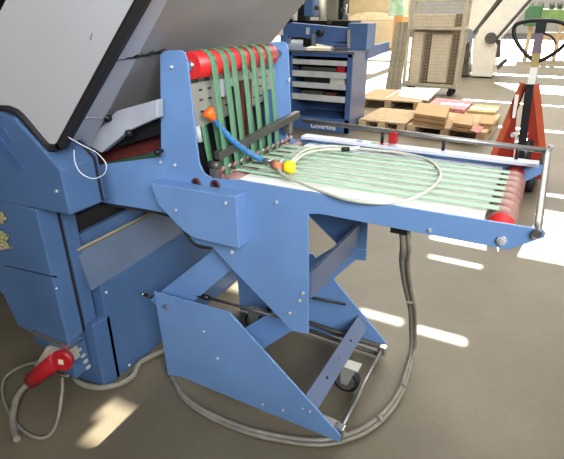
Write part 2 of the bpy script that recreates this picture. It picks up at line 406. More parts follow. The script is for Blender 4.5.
# caster
def caster(p, rot=0, r=.047, par=dc):
    p = V(p); w_ = MB(); w_.tube([p+V((0,-.016,r)), p+V((0,-.014,r)), p+V((0,.014,r)), p+V((0,.016,r))], [r*.9, r, r, r*.9], 24)
    wo = w_.build('caster_wheel', RUBBER, par)
    MB().cyl(p+V((0,-.0175,r)), p+V((0,.0175,r)), r*.74, 18).build('wheel_hub', STEEL, wo)
    b = MB()
    for s_ in (-1, 1): b.prism([p+V((x, s_*.022, z)) for x, z in ((-.014,r-.01),(.014,r-.01),(.04,2*r+.012),(-.02,2*r+.016))], (0, .003*s_, 0))
    b.box(p+V((-.03,-.025,2*r+.012)), p+V((.05,.025,2*r+.018)))
    b.build('caster_fork', ALU, par)
    return wo
caster((-.462, 1.41, .001), r=.054)
caster((-.98, 1.30, .001)); caster((-.98, 1.58, .001))
# cross channel between main plates, arms
ch = [V((-.518, YN+TK, .648)), V((-.506, YN+TK, .648)), V((-.506, YN+TK, .555)), V((-.518, YN+TK, .555))]
bch = MB(); off = V((-.035, YF-YN-TK, -.06))
bch.add(ch+[p+off for p in ch], [(0,1,2,3), (7,6,5,4), (0,4,5,1), (1,5,6,2), (2,6,7,3), (3,7,4,0)]).build('cross_channel', STANDBAR, dc)
MB().box((-.60, YF-.03, .83), (-.42, YF-.002, .846)).build('cross_strip', BLACK, dc)
def arm(y, pix, th=.008):
    return MB().prism([PY(y, u, v) for u, v in pix], (0, th, 0)).build('scissor_arm', BLUE, dc, bevel=.001)
arm(1.19, ((150,300),(216,248),(240,262),(172,320)))
arm(1.30, ((225,340),(285,304),(306,322),(250,357)))
a = PY(1.2, 205, 297); MB().cyl(a, V((-.64, 1.2, a.z+.012)), .0055, 10).build('spacer_rod', DKGREY, dc)
MB().cyl(a+V((-.03,0,0)), a+V((.02,0,.001)), .011, 12).build('rod_collar', BLACK, dc)
MB().cyl((-.86, 1.5, .10), (-.70, 1.5, .30), .035, 16).build('lift_cylinder', DKGREY, dc)
MB().cyl((-.73, 1.5, .262), (-.60, 1.5, .42), .014, 12).build('piston_rod', CHROME, dc)
MB().cyl((-1.0, 1.6, .22), (-.55, 1.6, .26), .006, 8).build('spacer_rod', BLACK, dc)
MB().prism([PY(1.62, u, v) for u, v in ((309,262),(336,246),(367,250),(309,300))], (0, .008, 0)).build('scissor_arm', BLUE, dc)

# ================================================================== FOLDING MACHINE (left)
fm = thing('folding_machine', 'blue folding machine housing under a large tilted grey hood at left edge', 'machine', (-1.7, 1.3, 0))
# upper housing, protruding to x=-1.18
zc = lambda u, v: PY(.87, u, v)
up_ = [V((-2.6,.87,1.09)), V((-1.40,.87,1.088)), V((-1.345,.87,1.078)), V((-1.185,.87,.945)), V((-1.178,.87,.803)), V((-1.34,.87,.795)), V((-2.6,.87,.74))]
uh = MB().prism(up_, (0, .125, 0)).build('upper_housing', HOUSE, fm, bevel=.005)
MB().prism([p+V((-.012,.125,0)) for p in up_], (0, .018, 0)).build('housing_seam', RUBBER, fm)
MB().prism([p+V((-.018,.143,0)) for p in up_], (0, .015, 0)).build('upper_housing_back', HOUSE, fm, bevel=.004)
gr = MB()
for (u, v), (u2, v2) in (((-3,128),(9,141)), ((4,148),(20,168))):
    pass
for pix in (((-2,127),(3,127),(12,141),(9,143),(-2,132)), ((0,138),(22,166),(24,170),(17,172),(-6,142))):
    gr.prism([PY(.868, u, v) for u, v in pix], (0, .004, 0))
gr.build('recessed_grip', BLUE_D, uh)
# lower housing
lo = [V((-1.345,.875,.79)), V((-1.335,.875,.275)), V((-1.36,.875,.235)), V((-1.62,.875,.252)), V((-1.665,.875,.386)), V((-2.6,.875,.45)), V((-2.6,.875,.79))]
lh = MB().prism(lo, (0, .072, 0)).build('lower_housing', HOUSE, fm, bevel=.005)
MB().prism([p+V((-.010,.072,0)) for p in lo], (0, .016, 0)).build('housing_seam', RUBBER, fm)
MB().prism([p+V((0,.088,0)) for p in lo], (0, .05, 0)).build('lower_housing_back', HOUSE, fm, bevel=.004)
ln = MB()
ln.prism([PY(.8745, u, v) for u, v in ((5,265),(56,277),(56,278),(5,266))], (0, .004, 0)); ln.build('panel_joint', RUBBER, lh)
for u, v in ((57,191),): bolt(PY(.87, u, v), (0,-1,0), .005, par=fm)
for u, v in ((57,288),): bolt(PY(.875, u, v), (0,-1,0), .004, par=fm)
MB().prism([PY(.868, u, v) for u, v in ((-8,212),(3,212),(6,219),(3,224),(-8,222))], (0, .002, 0)).build('worn_sticker', WORN, fm)
MB().prism([PY(.868, u, v) for u, v in ((-8,228),(3,232),(9,236),(6,243),(12,248),(2,250),(-8,246))], (0, .002, 0)).build('worn_sticker', WORN, fm)
# leg with oval holes
MB().prism([V((-1.50,.885,.26)), V((-1.352,.885,.26)), V((-1.352,.885,.095)), V((-1.43,.885,.10))], (0, .075, 0)).build('leg', HOUSE, fm, bevel=.003)
for k, (u, v) in enumerate(((79,350),(83,355.5),(85.5,361),(88,367))):
    p = PX(-1.351, u, v); ov = [p+V((.001, .012*math.cos(a), .0085*math.sin(a))) for a in [q*math.pi/8 for q in range(16)]]
    MB().prism(ov, (.001, 0, 0)).build('oval_label', TRAY, fm)
MB().box((-1.50, .965, .0), (-1.305, 1.05, .3)).build('leg', HOUSE, fm, bevel=.004)
MB().box((-2.6, 1.25, .0), (-1.9, 2.0, .4)).build('rear_base', BLUE_D, fm, bevel=.006)
# body side sheet and inclined tray
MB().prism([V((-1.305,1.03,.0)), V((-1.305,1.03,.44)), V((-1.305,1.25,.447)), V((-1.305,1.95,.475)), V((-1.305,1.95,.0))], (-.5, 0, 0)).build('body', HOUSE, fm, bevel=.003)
def ext(p, q, y0, y1):
    d = (q-p)/(q.y-p.y); return p+d*(y0-p.y), p+d*(y1-p.y)
ra, rb_ = ext(PX(-1.345,80,250), PX(-1.345,155,212), .99, 1.95)
MB().prism([V((-1.305,.99,.44)), V((-1.305,1.95,.475)), rb_, ra], (-.012, 0, -.003)).build('inclined_tray', GREYBLUE, fm)
MB().cyl(ra+V((0,0,.004)), rb_+V((0,0,.004)), .008, 12).build('tray_rail', mat('worn_brass_rail', (118, 112, 96), .5, metal=.3), fm)
for nm, m_, xx, p0, p1, hh in (('channel', HOUSE, -1.365, (79,243), (145,209), .03), ('channel_shade', RUBBER, -1.40, (77,232), (133,206), .06), ('channel', HOUSE, -1.43, (75,226), (120,204), .05)):  # middle bar is black, drawing the shade of the recess between channels
    ca, cb_ = ext(PX(xx, *p0), PX(xx, *p1), .99, 1.95)
    MB().prism([ca+V((0,0,-.02)), cb_+V((0,0,-.02)), cb_+V((0,0,hh)), ca+V((0,0,hh))], (-.02,0,0)).build(nm, m_, fm)
MB().box((-1.64, .99, .4), (-1.60, 1.9, .9)).build('inner_wall', BLUE_D, fm)
bolt((-1.304, 1.05, .40), (1,0,0), .006, par=fm); bolt((-1.304, 1.10, .02), (1,0,0), .006, par=fm)
# hood
YH = .893
def hy(u, v): return PY(YH, u, v)
a0, a1 = hy(66,144), hy(148,0); dr = (a1-a0).normalized(); top = a1+dr*.9
und0 = a0+V((-.03,0,-.015))
nrm = V((-dr.z, 0, dr.x))         # up-left of the underside
side = [hy(60,145), hy(142,0), hy(142,0)+dr*.8]
back = hy(16,0)
side += [hy(142,0)+dr*.8+nrm*.34, back+dr*.1, hy(0,22), hy(0,22)-dr*.2+V((-.3,0,-.1)), V((hy(-60,112).x, YH, 1.092)), hy(0,109), hy(20,113), hy(45,143)]
hood = MB().prism(side, (0, .03, 0)).build('hood', HOOD, fm)
s0, s1 = a0, a1
a0, a1 = PY(.965, 66, 146), PY(.965, 150, 0); dr = (a1-a0).normalized()
far_pt = PY(2.0, 275, 38); und_n = dr.cross(far_pt-a0).normalized()
if und_n.z < 0: und_n = -und_n
nrm = und_n
def on_und(u, v):
    d = F + R*((u-cx)/f) - U*((v-cy)/f); t = ((a0-C).dot(nrm))/d.dot(nrm); return C+d*t
lat = (far_pt-a0) - dr*((far_pt-a0).dot(dr))     # across the hood, square to its length

pz = V((0, -.03, 0)); B1 = a1+dr*.8
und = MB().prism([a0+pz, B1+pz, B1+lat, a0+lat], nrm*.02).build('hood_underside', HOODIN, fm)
f0, f1 = on_und(95,135), on_und(167,0); fd = (f1-f0)
MB().prism([a0+pz-nrm*.002, B1+pz-nrm*.002, f1+fd*1.2-nrm*.002, f0-fd*.15-nrm*.002], nrm*.003).build('hood_flange', FLANGE, fm)
MB().prism([p+V((-.03,.03,.03)) for p in side], lat*.93-V((0,.03,0))).build('hood_body', HOOD, fm)
# black trim: ribbon along the edge
edge = [hy(-60,107), hy(0,108), hy(14,110), hy(24,117), hy(46,143), hy(54,148), hy(61,145), hy(66,137), hy(142,0), hy(142,0)+dr*.8]
tr = MB(); E_ = [V((p.x, YH-.012, p.z)) for p in smooth(edge, 5)]; n = len(E_); vs = []
for i, p in enumerate(E_):
    t = (E_[min(i+1, n-1)]-E_[max(i-1, 0)]).normalized(); nn = V((-t.z, 0, t.x))
    for a, b in ((-.009, 0), (.009, 0), (.009, .03), (-.009, .03)): vs.append(p+nn*a+V((0, b, 0)))
tr.add(vs, [(i*4+k, i*4+(k+1) % 4, i*4+4+(k+1) % 4, i*4+4+k) for i in range(n-1) for k in range(4)] + [(0,1,2,3), (n*4-4, n*4-3, n*4-2, n*4-1)], True)
tr.build('rubber_trim', RUBBER, fm)
# ragged dark tear / tape scuff on the underside
tear = MB(); tear_pts = [(108,61),(120,59),(133,57),(145,54),(160,50)]
for k in range(26):
    u = 125+k*1.4; v = 59-(u-125)*.24+random.uniform(-1.5, 1.5)
    p = on_und(u, v); q = on_und(u+random.uniform(2, 7), v-random.uniform(-.5, 3)); tear.cyl(p-nrm*.003, q-nrm*.003, .0014, 5)
tear.tube([on_und(u, v)-nrm*.003 for u, v in tear_pts], .0012, 5)
tear.build('frayed_black_thread', BLACK, fm)
MB().tube([hy(93,33)+V((0,-.002,0)), hy(91,37)+V((0,-.002,0)), hy(92,40)+V((0,-.002,0))], .0012, 5).build('scratch_mark', GREYBAR, fm)
# white looped wire
wp = smooth([PY(.88,68,137), PY(.88,84,146), PY(.88,97,153), PY(.87,106,164), PY(.87,104,174), PY(.865,93,178.5), PY(.865,81,173), PY(.865,75,162), PY(.865,74,150)], 8)
MB().tube(wp, .0014, 6).build('white_wire', WHITEWIRE, fm)

# ================================================================== socket + plug
sk = thing('power_plug', 'red industrial plug with grey conduit hanging below the blue housing', 'plug', (-1.45, .84, .1))
MB().prism([PY(.87, u, v) for u, v in ((46,347),(66,352),(70,364),(50,372),(34,366))], (0, .05, 0)).build('socket_base', CREAM, sk, bevel=.004)
MB().prism([PY(.86, u, v) for u, v in ((28,333),(31,331),(70,347),(69,350))], (0, .06, 0)).build('mounting_bracket', CHROME, sk)
a, b = PY(.825, 32, 380), PY(.84, 58, 359)
d_ = (b-a).normalized()
MB().tube([a, a+d_*.004, a+d_*.07, b], [.024, .031, .031, .031], 22).build('plug_body', REDPL, sk)
c_ = PY(.80, 62, 361); n_ = V((.35, -1, .15)).normalized()
cap = MB().tube([c_-n_*.02, c_, c_+n_*.006], [.034, .039, .034], 24).build('socket_lid', REDPL, sk)
MB().beam(c_+n_*.0062, c_+n_*.0075, .018, .018).build('rating_label', CARD2, cap)
MB().tube([a+d_*.002, a-d_*.02], [.016, .013], 16).build('cable_gland', GREYCABLE, sk)
c0 = a-d_*.018
path = smooth([c0, PZ(.045,19,394), PZ(.03,14,408), PZ(.016,13,424), PZ(.016,17,440)], 8)
rr = [.0115 if i % 2 else .0098 for i in range(len(path))]
MB().tube(path, [.0130 if i % 2 else .0112 for i in range(len(path))], 12).build('corrugated_conduit', GREYCABLE, sk)
MB().tube(smooth([PY(.84,62,378), PZ(.1,62,392), PZ(.01,56,425), PZ(.008,42,438), PZ(.008,20,428), PZ(.008,4,400), PZ(.02,5,378), PZ(.06,22,366), PY(.87,40,362)], 8), .006, 10).build('cable', GREYCABLE, sk)
MB().tube([PY(.84,56,371), PY(.835,60,376), PY(.835,68,376)], .003, 6).build('clip', CHROME, sk)

# floor cables
cab = [PZ(.62,404,231)]
gc = smooth([V((-.262,1.165,.85)), PY(1.19,403,245), PY(1.26,402,262), PY(1.38,405,285), PY(1.55,410,308), PY(1.70,411,328), PZ(.02,411,350), PZ(.015,406,372), PZ(.015,396,397), PZ(.015,378,418), PZ(.015,355,432), PZ(.015,322,440), PZ(.015,285,437), PZ(.015,245,428), PZ(.015,205,411), PZ(.015,182,393), PZ(.015,170,370), PZ(.015,166,350)], 8)
t = thing('floor_cable', 'long grey twin cable hanging from conveyor and looping over floor', 'cable', (-.3, 1.4, 0))
MB().tube([p+V((0,0,0)) for p in gc], .0085, 10).build('cable', GREYCABLE, t)
MB().tube([p+V((.016,.004,-.003)) if p.z > .02 else p+V((.012,-.012,-.004)) for p in gc], .007, 10).build('cable', GREYCABLE, t)
for u, v in ((411,300),(404,386),(378,419)):
    q = min(gc, key=lambda p: (P2(p, u, v) if False else ((lambda d: (cx+f*d.dot(R)/d.dot(F)-u)**2+(cy-f*d.dot(U)/d.dot(F)-v)**2)(p-C))))
    i = gc.index(q); tt = (gc[min(i+1, len(gc)-1)]-gc[i-1]).normalized()
    MB().cyl(q-tt*.008+V((.006,-.004,0)), q+tt*.008+V((.006,-.004,0)), .014, 12).build('tape_wrap', GREYCABLE, t)
MB().box((-.285, 1.15, .825), (-.24, 1.18, .845)).build('cable_clip', BLACK, t)
tag(MB().tube(smooth([PZ(.014,80,372), PZ(.014,76,380), PZ(.014,92,387), PZ(.014,112,386), PZ(.014,132,377), PZ(.014,141,362), V((-1.22,1.3,.014))], 8), .012, 12).build('floor_cable', GREYCABLE), 'thick dull grey cable curving round the foot of folding machine', 'cable')

# ================================================================== air hose on the table
ah = thing('air_hose', 'clear coiled air hose with blue nozzle arm lying on the white conveyor table', 'hose', (-.7, 1.33, .902))
nb = smooth([PY(1.2,213,118), PY(1.22,222,129), PY(1.24,233,141), PY(1.27,246,151), PY(1.3,262,160)], 7)
sg = MB()
rr = [.0105 if (i % 3) else .008 for i in range(len(nb))]
sg.tube(nb, rr, 12).build('blue_segment_arm', BLUEHOSE, ah)
q0, q1 = nb[0], nb[1]; dd = (q0-q1).normalized()
MB().tube([q0-dd*.005, q0+dd*.012, q0+dd*.028, q0+dd*.03], [.013, .016, .024, .012], 6).build('orange_nozzle', ORANGE, ah)
pb = PZ(.905, 275, 165); MB().cyl(nb[-1], pb+V((0,0,.012)), .008, 12).build('fitting', STEEL, ah)
MB().cyl(PZ(.916,273,164), PZ(.916,281,167), .013, 14).build('copper_cap', COPPER, ah)
py_ = PZ(.918, 289, 167); MB().tube([py_+V((-.012,0,0)), py_+V((-.008,0,0)), py_+V((.014,0,0)), py_+V((.018,0,0))], [.016, .020, .020, .012], 18).build('yellow_knob', YELLOW, ah)
z = .909
hl = smooth([PZ(.915,288,168), PZ(.93,293,160), PZ(z,306,150), PZ(z,330,146), PZ(z,365,149), PZ(z,402,153), PZ(z,428,160), PZ(z,440,172), PZ(z,436,184), PZ(z,420,195), PZ(z,398,202), PZ(z,372,203), PZ(z,345,199), PZ(z,318,190), PZ(z,298,182), PZ(z,284,175), PZ(z+.004,278,168), PZ(z+.01,282,160)], 8)
MB().tube(hl, .0045, 10).build('clear_hose', CLEARHOSE, ah)
MB().tube(smooth([PZ(.92,292,164), PZ(z+.003,305,154), PZ(z,322,150), PZ(z,343,149.5)], 6), .0045, 10).build('clear_hose', CLEARHOSE, ah)
g0, g1, g2 = PZ(z+.003,342,149.5), PZ(z+.003,349,149), PZ(z+.003,359,147.5)
MB().cyl(g0, g1, .0085, 14).build('hose_coupling', BLACK, ah); MB().cyl(g1, g2, .006, 12).build('hose_coupling_tail', PAPER, ah)

# ================================================================== BACKGROUND
# blue cabinet bench
YC = 5.6
x0, x1 = PY(YC,287,100).x, PY(YC,350,100).x; zt = PY(YC,350,51.5).z; yb = 6.15
cbn = thing('blue_cabinet', 'dark blue open tool cabinet with four pale pull-out trays', 'cabinet', ((x0+x1)/2, YC, 0))
wd = x1-x0
b = MB(); b.box((x0, YC, 0), (x0+.07, yb, zt-.03)); b.box((x1-.06, YC, 0), (x1, yb-.002, zt-.03)); b.box((x0, YC, 0), (x1, yb, .17)); b.box((x0, yb-.03, 0), (x1, yb, zt-.03)); b.box((x0, YC, zt-.07), (x1, yb, zt-.03))
b.build('body', BLUE_D, cbn, bevel=.003)
MB().box((x1, YC+.005, 0), (x1+.006, yb, zt-.03)).build('side_panel', CABSIDE, cbn)
MB().box((x0-.03, YC-.02, zt-.03), (x1+.03, yb, zt)).build('worktop', mat('worktop_grey', (96, 104, 122), .4, metal=.3), cbn, bevel=.003)
for v0, v1 in ((60,65),(71.5,77.5),(83,88.5),(95,101)):
    za, zb = PY(YC,320,v1).z, PY(YC,320,v0).z
    t_ = MB(); t_.box((x0+.075, YC-.005, za), (x1-.065, YC+.012, zb)); t_.box((x0+.075, YC, za), (x1-.065, yb-.05, za+.008))
    t_.build('tray', TRAY, cbn)
tz = [PY(YC,320,v).z+.009 for v in (77.5, 88.5, 101)]
def item(name, xa, xb, ya, yb_, za, zb, m_, lab, cat, g=None):
    return tag(MB().box((xa, ya, za), (xb, yb_, zb)).build(name, m_, bevel=.004), lab, cat, g)
X_ = lambda u: PY(YC,u,90).x
item('red_box', X_(335), X_(342.5), YC+.02, YC+.15, tz[0], tz[0]+.125, REDPL, 'small red box at right end of the second cabinet tray', 'box')
item('carton', X_(329), X_(343), YC+.02, YC+.2, tz[1], tz[1]+.125, CREAM, 'cream carton at right end of third cabinet tray', 'box')
item('tool_case', X_(303), X_(328), YC+.03, YC+.2, tz[1], tz[1]+.105, BLACK, 'flat black case in third cabinet tray beside cream carton', 'case')
item('tool_case', X_(300), X_(334), YC+.03, YC+.2, tz[0], tz[0]+.105, DKGREY, 'long dark grey case in second cabinet tray beside red box', 'case')
item('dark_tool', X_(300), X_(321), YC+.03, YC+.2, tz[2], tz[2]+.10, DKGREY, 'dark grey tool block at left in lowest cabinet tray', 'tool')
item('rusty_tool', X_(325), X_(334), YC+.03, YC+.14, tz[2], tz[2]+.095, DKRED, 'rusty brown tool block at right in lowest cabinet tray', 'tool')
# nameplate lettering on cabinet base
fc = bpy.data.curves.new('maker_lettering', 'FONT'); fc.body = 'Govertina'; fc.size = .085; fc.extrude = .002; fc.align_x = 'LEFT'
fo = bpy.data.objects.new('maker_lettering', fc); COL.objects.link(fo); fo.parent = cbn
tp = PY(YC-.004, 310.5, 127.5); fo.location = tp-parent_origin(cbn); fo.rotation_euler = (math.pi/2, 0, 0); fc.materials.append(PAPER)
bpy.context.view_layer.update()
lm = bpy.data.meshes.new_from_object(fo.evaluated_get(bpy.context.evaluated_depsgraph_get()))
lo_ = bpy.data.objects.new('lettering', lm); COL.objects.link(lo_); lo_.parent = cbn; lo_.location = fo.location; lo_.rotation_euler = fo.rotation_euler
bpy.data.objects.remove(fo)
# things on worktop
def pk(y, z, u, v): return PY(y, u, v)
frm = thing('blue_press_frame', 'blue press frame with crossbeam and black hand knob standing on cabinet worktop', 'machine', ((x0+x1)/2, 5.95, zt))
yq = 5.95
bz = lambda u, v: PY(yq, u, v)
MB().prism([bz(283,26), bz(291,22.5), bz(350,28), bz(350,42), bz(325,43), bz(300,37), bz(283,38)], (0, .10, 0)).build('crossbeam', BLUE_D, frm, bevel=.006)
pp0, pp1 = bz(350,23), bz(366,55)
MB().box((pp0.x, yq-.06, zt), (pp1.x+.02, yq+.25, pp0.z)).build('upright', HOUSE, frm, bevel=.006)
MB().box((bz(281,50).x, yq-.02, zt), (bz(287,50).x, yq+.12, bz(285,35).z)).build('upright', HOUSE, frm, bevel=.006)
MB().prism([bz(349,30)+V((0,-.062,0)), bz(352,29)+V((0,-.062,0)), bz(352,48)+V((0,-.062,0)), bz(349,48)+V((0,-.062,0))], (0, .003, 0)).build('bright_strip', ALU, frm)
kp = bz(321,33); MB().tube([kp+V((0,-.05,0)), kp+V((0,-.04,0)), kp], [.02, .045, .045], 16).build('hand_knob', BLACK, frm)
kp = bz(315,40); MB().box(kp+V((-.03,-.04,-.16)), kp+V((.02,.0,.07))).build('slide', GREYBAR, frm)
kp = bz(308,31); MB().box(kp+V((-.02,-.02,-.04)), kp+V((.02,0,.04))).build('scale_plate', TRAY, frm)
MB().prism([bz(318,41)+V((0,-.03,0)), bz(349,44)+V((0,-.03,0)), bz(349,48)+V((0,-.03,0)), bz(318,44)+V((0,-.03,0))], (0, .06, 0)).build('lower_beam', BLUE_D, frm)
for i in range(2):
    pass
def lying(name, pix, m_, lab, cat, h=.03):
    P_ = [PZ(zt, u, v) for u, v in pix]; return tag(MB().prism([p+V((0,0,.001)) for p in P_], (0, 0, h)).build(name, m_), lab, cat)
lying('wood_offcut', ((306,50.5),(318,45.5),(333,47.5),(330,51)), CARD2, 'pale wood offcut lying in front of worktop middle', 'wood')
lying('grey_block', ((287,49.5),(292,43),(303,43.5),(303,49.5)), GREYBAR, 'grey metal block lying at left of cabinet worktop', 'block', .05)
lying('black_bar', ((334,51),(335,48.5),(347,48.5),(348,51)), BLACK, 'short black bar lying at right of cabinet worktop', 'bar', .03)
# long arm reaching from the press frame towards the leaning boards
MB().beam(V((pp1.x-.05, yq+.12, PY(6.1, 362, 53).z)), PY(8.6, 387.5, 46.5), .05, .15).build('side_arm', BLUE_D, frm, bevel=.004)
# dark machine behind the press frame
ym = 7.6
dm = thing('cutting_machine', 'dark machine with blue head and grey column behind the blue cabinet', 'machine', (PY(ym,316,30).x, ym, 0))
mm = lambda u, v: PY(ym, u, v)
MB().box((mm(284,30).x, ym, 0), (mm(350,30).x, ym+.5, mm(316,20.5).z)).build('machine_base', BLACK, dm, bevel=.01)
MB().box((mm(304,10).x, ym-.02, mm(300,17).z), (mm(314,10).x, ym+.3, 1.75)).build('blue_head', HOUSE, dm, bevel=.02)
MB().cyl(mm(322,20), mm(322,-4), .05, 16).build('column', CREAM, dm)
MB().box((mm(326,10).x, ym, mm(300,20).z), (mm(337,10).x, ym+.3, 1.7)).build('gear_case', mat('grey_green_case', (120, 118, 100), .6), dm, bevel=.01)
MB().box((mm(338,10).x, ym+.05, mm(300,20).z), (mm(342,10).x, ym+.3, 1.7)).build('post', BLACK, dm)
MB().prism([mm(297,24), mm(298,8), mm(303,4), mm(306,24)], (0,.2,0)).build('shroud', BLACK, dm)
for u, v in ((318,8),(330,22),(344,10),(347,16)):
    p = mm(u, v)+V((0,-.06,0)); MB().cyl(p, p+V((.0,.06,0)), .035, 14).build('hand_wheel', GREYBAR if u % 2 else DKGREY, dm)
MB().tube([mm(343,20), mm(346,12), mm(347,4)], .012, 8).build('lever', CREAM, dm)
MB().prism([mm(285,23), mm(291,16), mm(294,23)], (0,.1,0)).build('pointed_guard', BLACK, dm)
# pallets
def pallet(name, cx_, cy_, w, l, rot, lab, h=.14, z0=0):
    t = thing(name, lab, 'pallet', (cx_, cy_, z0), 'wooden pallets')
    c, s = math.cos(rot), math.sin(rot)
    def bx(xa, xb, ya, yb_, za, zb, nm):
        pts = [V((cx_+x*c-y*s, cy_+x*s+y*c, z0+za)) for x, y in ((xa,ya),(xb,ya),(xb,yb_),(xa,yb_))]
        return MB().prism(pts, (0,0,zb-za)).build(nm, WOOD, t, bevel=.003)
    n = 7
    for i in range(n):
        y = -l/2+(l/n)*i; bx(-w/2, w/2, y+.008, y+l/n-.008, h-.022, h, 'deck_board')
    for x in (-w/2, -.05, w/2-.1):
        bx(x, x+.1, -l/2, l/2, h-.044, h-.022, 'stringer_board'); bx(x, x+.1, -l/2, l/2, 0, .02, 'bottom_board')
        for y in (-l/2, -.07, l/2-.14): bx(x, x+.1, y, y+.14, .02, h-.044, 'block')
    return t
pallet('pallet', -2.14, 8.12, 1.0, 1.2, .05, 'rear wooden pallet with white paper lying on its deck')
pallet('pallet', -1.705, 6.35, .60, .95, 0, 'wooden pallet between the cabinet and cardboard stack')
P_ = [PZ(.142, u, v) for u, v in ((398,97),(402,88),(440,89),(428,101))]
tag(MB().prism(P_, (0,0,.012)).build('paper_sheets', PAPER), 'bright white paper sheets lying on the rear wooden pallet', 'paper')
pallet('pallet', -.90, 6.45, .9, 1.25, -.04, 'wooden pallet underneath the flat cardboard stacks beside the red pallet jack')
# cardboard stacks
def sheets(name, pix, z0, n, th, m_, lab, cat, g=None, jit=.02):
    base_ = [PZ(z0, u, v) for u, v in pix]; o = []
    k = 0
    for i in range(n):
        dx, dy = random.uniform(-jit, jit), random.uniform(-jit, jit)
        o.append(tag(MB().prism([p+V((dx, dy, i*th)) for p in base_], (0,0,th*.8)).build(name, m_), lab(i), cat, g))
    return o
pos = ['bottom', 'middle', 'top']
sheets('cardboard_sheet', ((414,124),(419,112),(450,116),(446,129)), .142, 3, .045, CARD, lambda i: pos[i]+' flat cardboard carton of the left stack in front of pink sheets', 'cardboard', 'flattened cartons on the pallet')
sheets('cardboard_sheet', ((452,130),(455,120),(474,122),(471,133)), .142, 2, .045, CARD, lambda i: ('lower', 'upper')[i]+' flat cardboard carton of the middle stack beside the red jack', 'cardboard', 'flattened cartons on the pallet')
sheets('cardboard_sheet', ((478,128),(481,119),(495,120),(492,129)), .142, 2, .03, CARD, lambda i: ('lower', 'upper')[i]+' small cardboard piece nearest the red pallet jack', 'cardboard', 'flattened cartons on the pallet')
tag(MB().prism([PZ(.142,u,v) for u, v in ((428,108),(436,101),(472,105),(464,114))], (0,0,.05)).build('pink_sheets', PINK), 'bundle of pink printed sheets behind the cardboard stacks', 'paper')
tag(MB().prism([PZ(.142,u,v) for u, v in ((467,113),(475,106),(500,108),(495,115))], (0,0,.03)).build('ochre_sheet', OCHRE), 'ochre sheet lying flat beside the pink sheets', 'paper')
tag(MB().prism([PZ(.20,u,v) for u, v in ((472,132),(478,126),(484,128),(478,134))], (0,0,.01)).build('red_label_card', REDPL), 'small red card on the edge of cardboard beside red jack', 'card')
# leaning grey boards
yb0 = 8.9
for k in range(3):
    bx_ = [PY(yb0, u, v) for u, v in ((384.5+k*4.6,90),(390+k*4.6,91),(395.5+k*3.8,22),(390.5+k*3.8,23))]
    for p in bx_[:2]: p.z = .0
    for p in bx_: p.y += k*.03
    for p in bx_[2:]: p.y += .35
    tag(MB().prism(bx_, (0,.02,0)).build('leaning_board', GREYBOARD), ['leftmost', 'middle', 'rightmost'][k]+' of three grey-brown boards leaning up left of the trolley', 'board', 'boards leaning beside the trolley')
# cage trolley
YT = 9.28
ct = thing('cage_trolley', 'beige wire mesh trolley on castors filled with cardboard', 'trolley', (-1.9, 9.6, 0))
tx0, tx1, tz1 = PY(YT,404,80).x, PY(YT,460,50).x, 1.62
tz0 = .14
for x in (tx0, tx1):
    for y in (YT, YT+.40): MB().box((x-.025, y-.025, tz0), (x+.025, y+.025, tz1)).build('corner_post', TROLLEY, ct)
b = MB()
for z_ in (tz0+.04, PY(YT,430,28).z, tz1-.02):
    b.box((tx0, YT-.02, z_-.025), (tx1, YT+.02, z_+.025)); b.box((tx0-.02, YT, z_-.025), (tx0+.02, YT+.40, z_+.025)); b.box((tx1-.02, YT, z_-.025), (tx1+.02, YT+.40, z_+.025)); b.box((tx0, YT+.38, z_-.025), (tx1, YT+.42, z_+.025))
b.build('rails', TROLLEY, ct)
b = MB(); nx = 22
for i in range(1, nx):
    x = tx0+(tx1-tx0)*i/nx; b.box((x-.002, YT-.004, tz0), (x+.002, YT+.004, tz1))
for i in range(1, 26):
    z_ = tz0+(tz1-tz0)*i/26; b.box((tx0, YT-.004, z_-.002), (tx1, YT+.004, z_+.002)); b.box((tx1-.004, YT, z_-.003), (tx1+.004, YT+.40, z_+.003))
for i in range(1, 15):
    y = YT+.40*i/15; b.box((tx1-.003, y-.003, tz0), (tx1+.003, y+.003, tz1))
b.build('wire_mesh', TROLLEY, ct)
MB().box((tx0, YT, tz0), (tx1, YT+.40, tz0+.02)).build('deck', TROLLEY, ct)
for x in (tx0+.1, tx1-.08):
    for y in (YT+.05, YT+.34):
        wo = MB().cyl((x, y-.02, .055), (x, y+.02, .055), .055, 16).build('castor', RUBBER, ct)
        MB().box((x-.03, y-.03, .06), (x+.03, y+.03, tz0)).build('castor_fork', BLACK, wo)
def crt(u0, v0, u1, v1, d0, d1, lab):
    a_, b_ = PY(YT+d0, u0, v1), PY(YT+d0, u1, v0)
    tag(MB().box((a_.x, YT+d0, a_.z), (b_.x, YT+d1, b_.z)).build('carton', CARD2, bevel=.004), lab, 'carton', 'cartons inside the trolley')
crt(411,14,454,27.2,.04,.26, 'wide pale carton across the trolley above the middle rail')
crt(409,32,424,83.5,.04,.26, 'tall narrow carton standing at left inside the trolley')
crt(427,35,451,82,.06,.26, 'tall wide carton standing at right inside the trolley')
item('carton', tx0+.05, tx1-.05, YT+.28, YT+.36, tz0+.022, tz1-.25, mat('brown_carton', (112, 92, 66), .8), 'large brown carton filling the back of the trolley', 'carton', 'cartons inside the trolley')
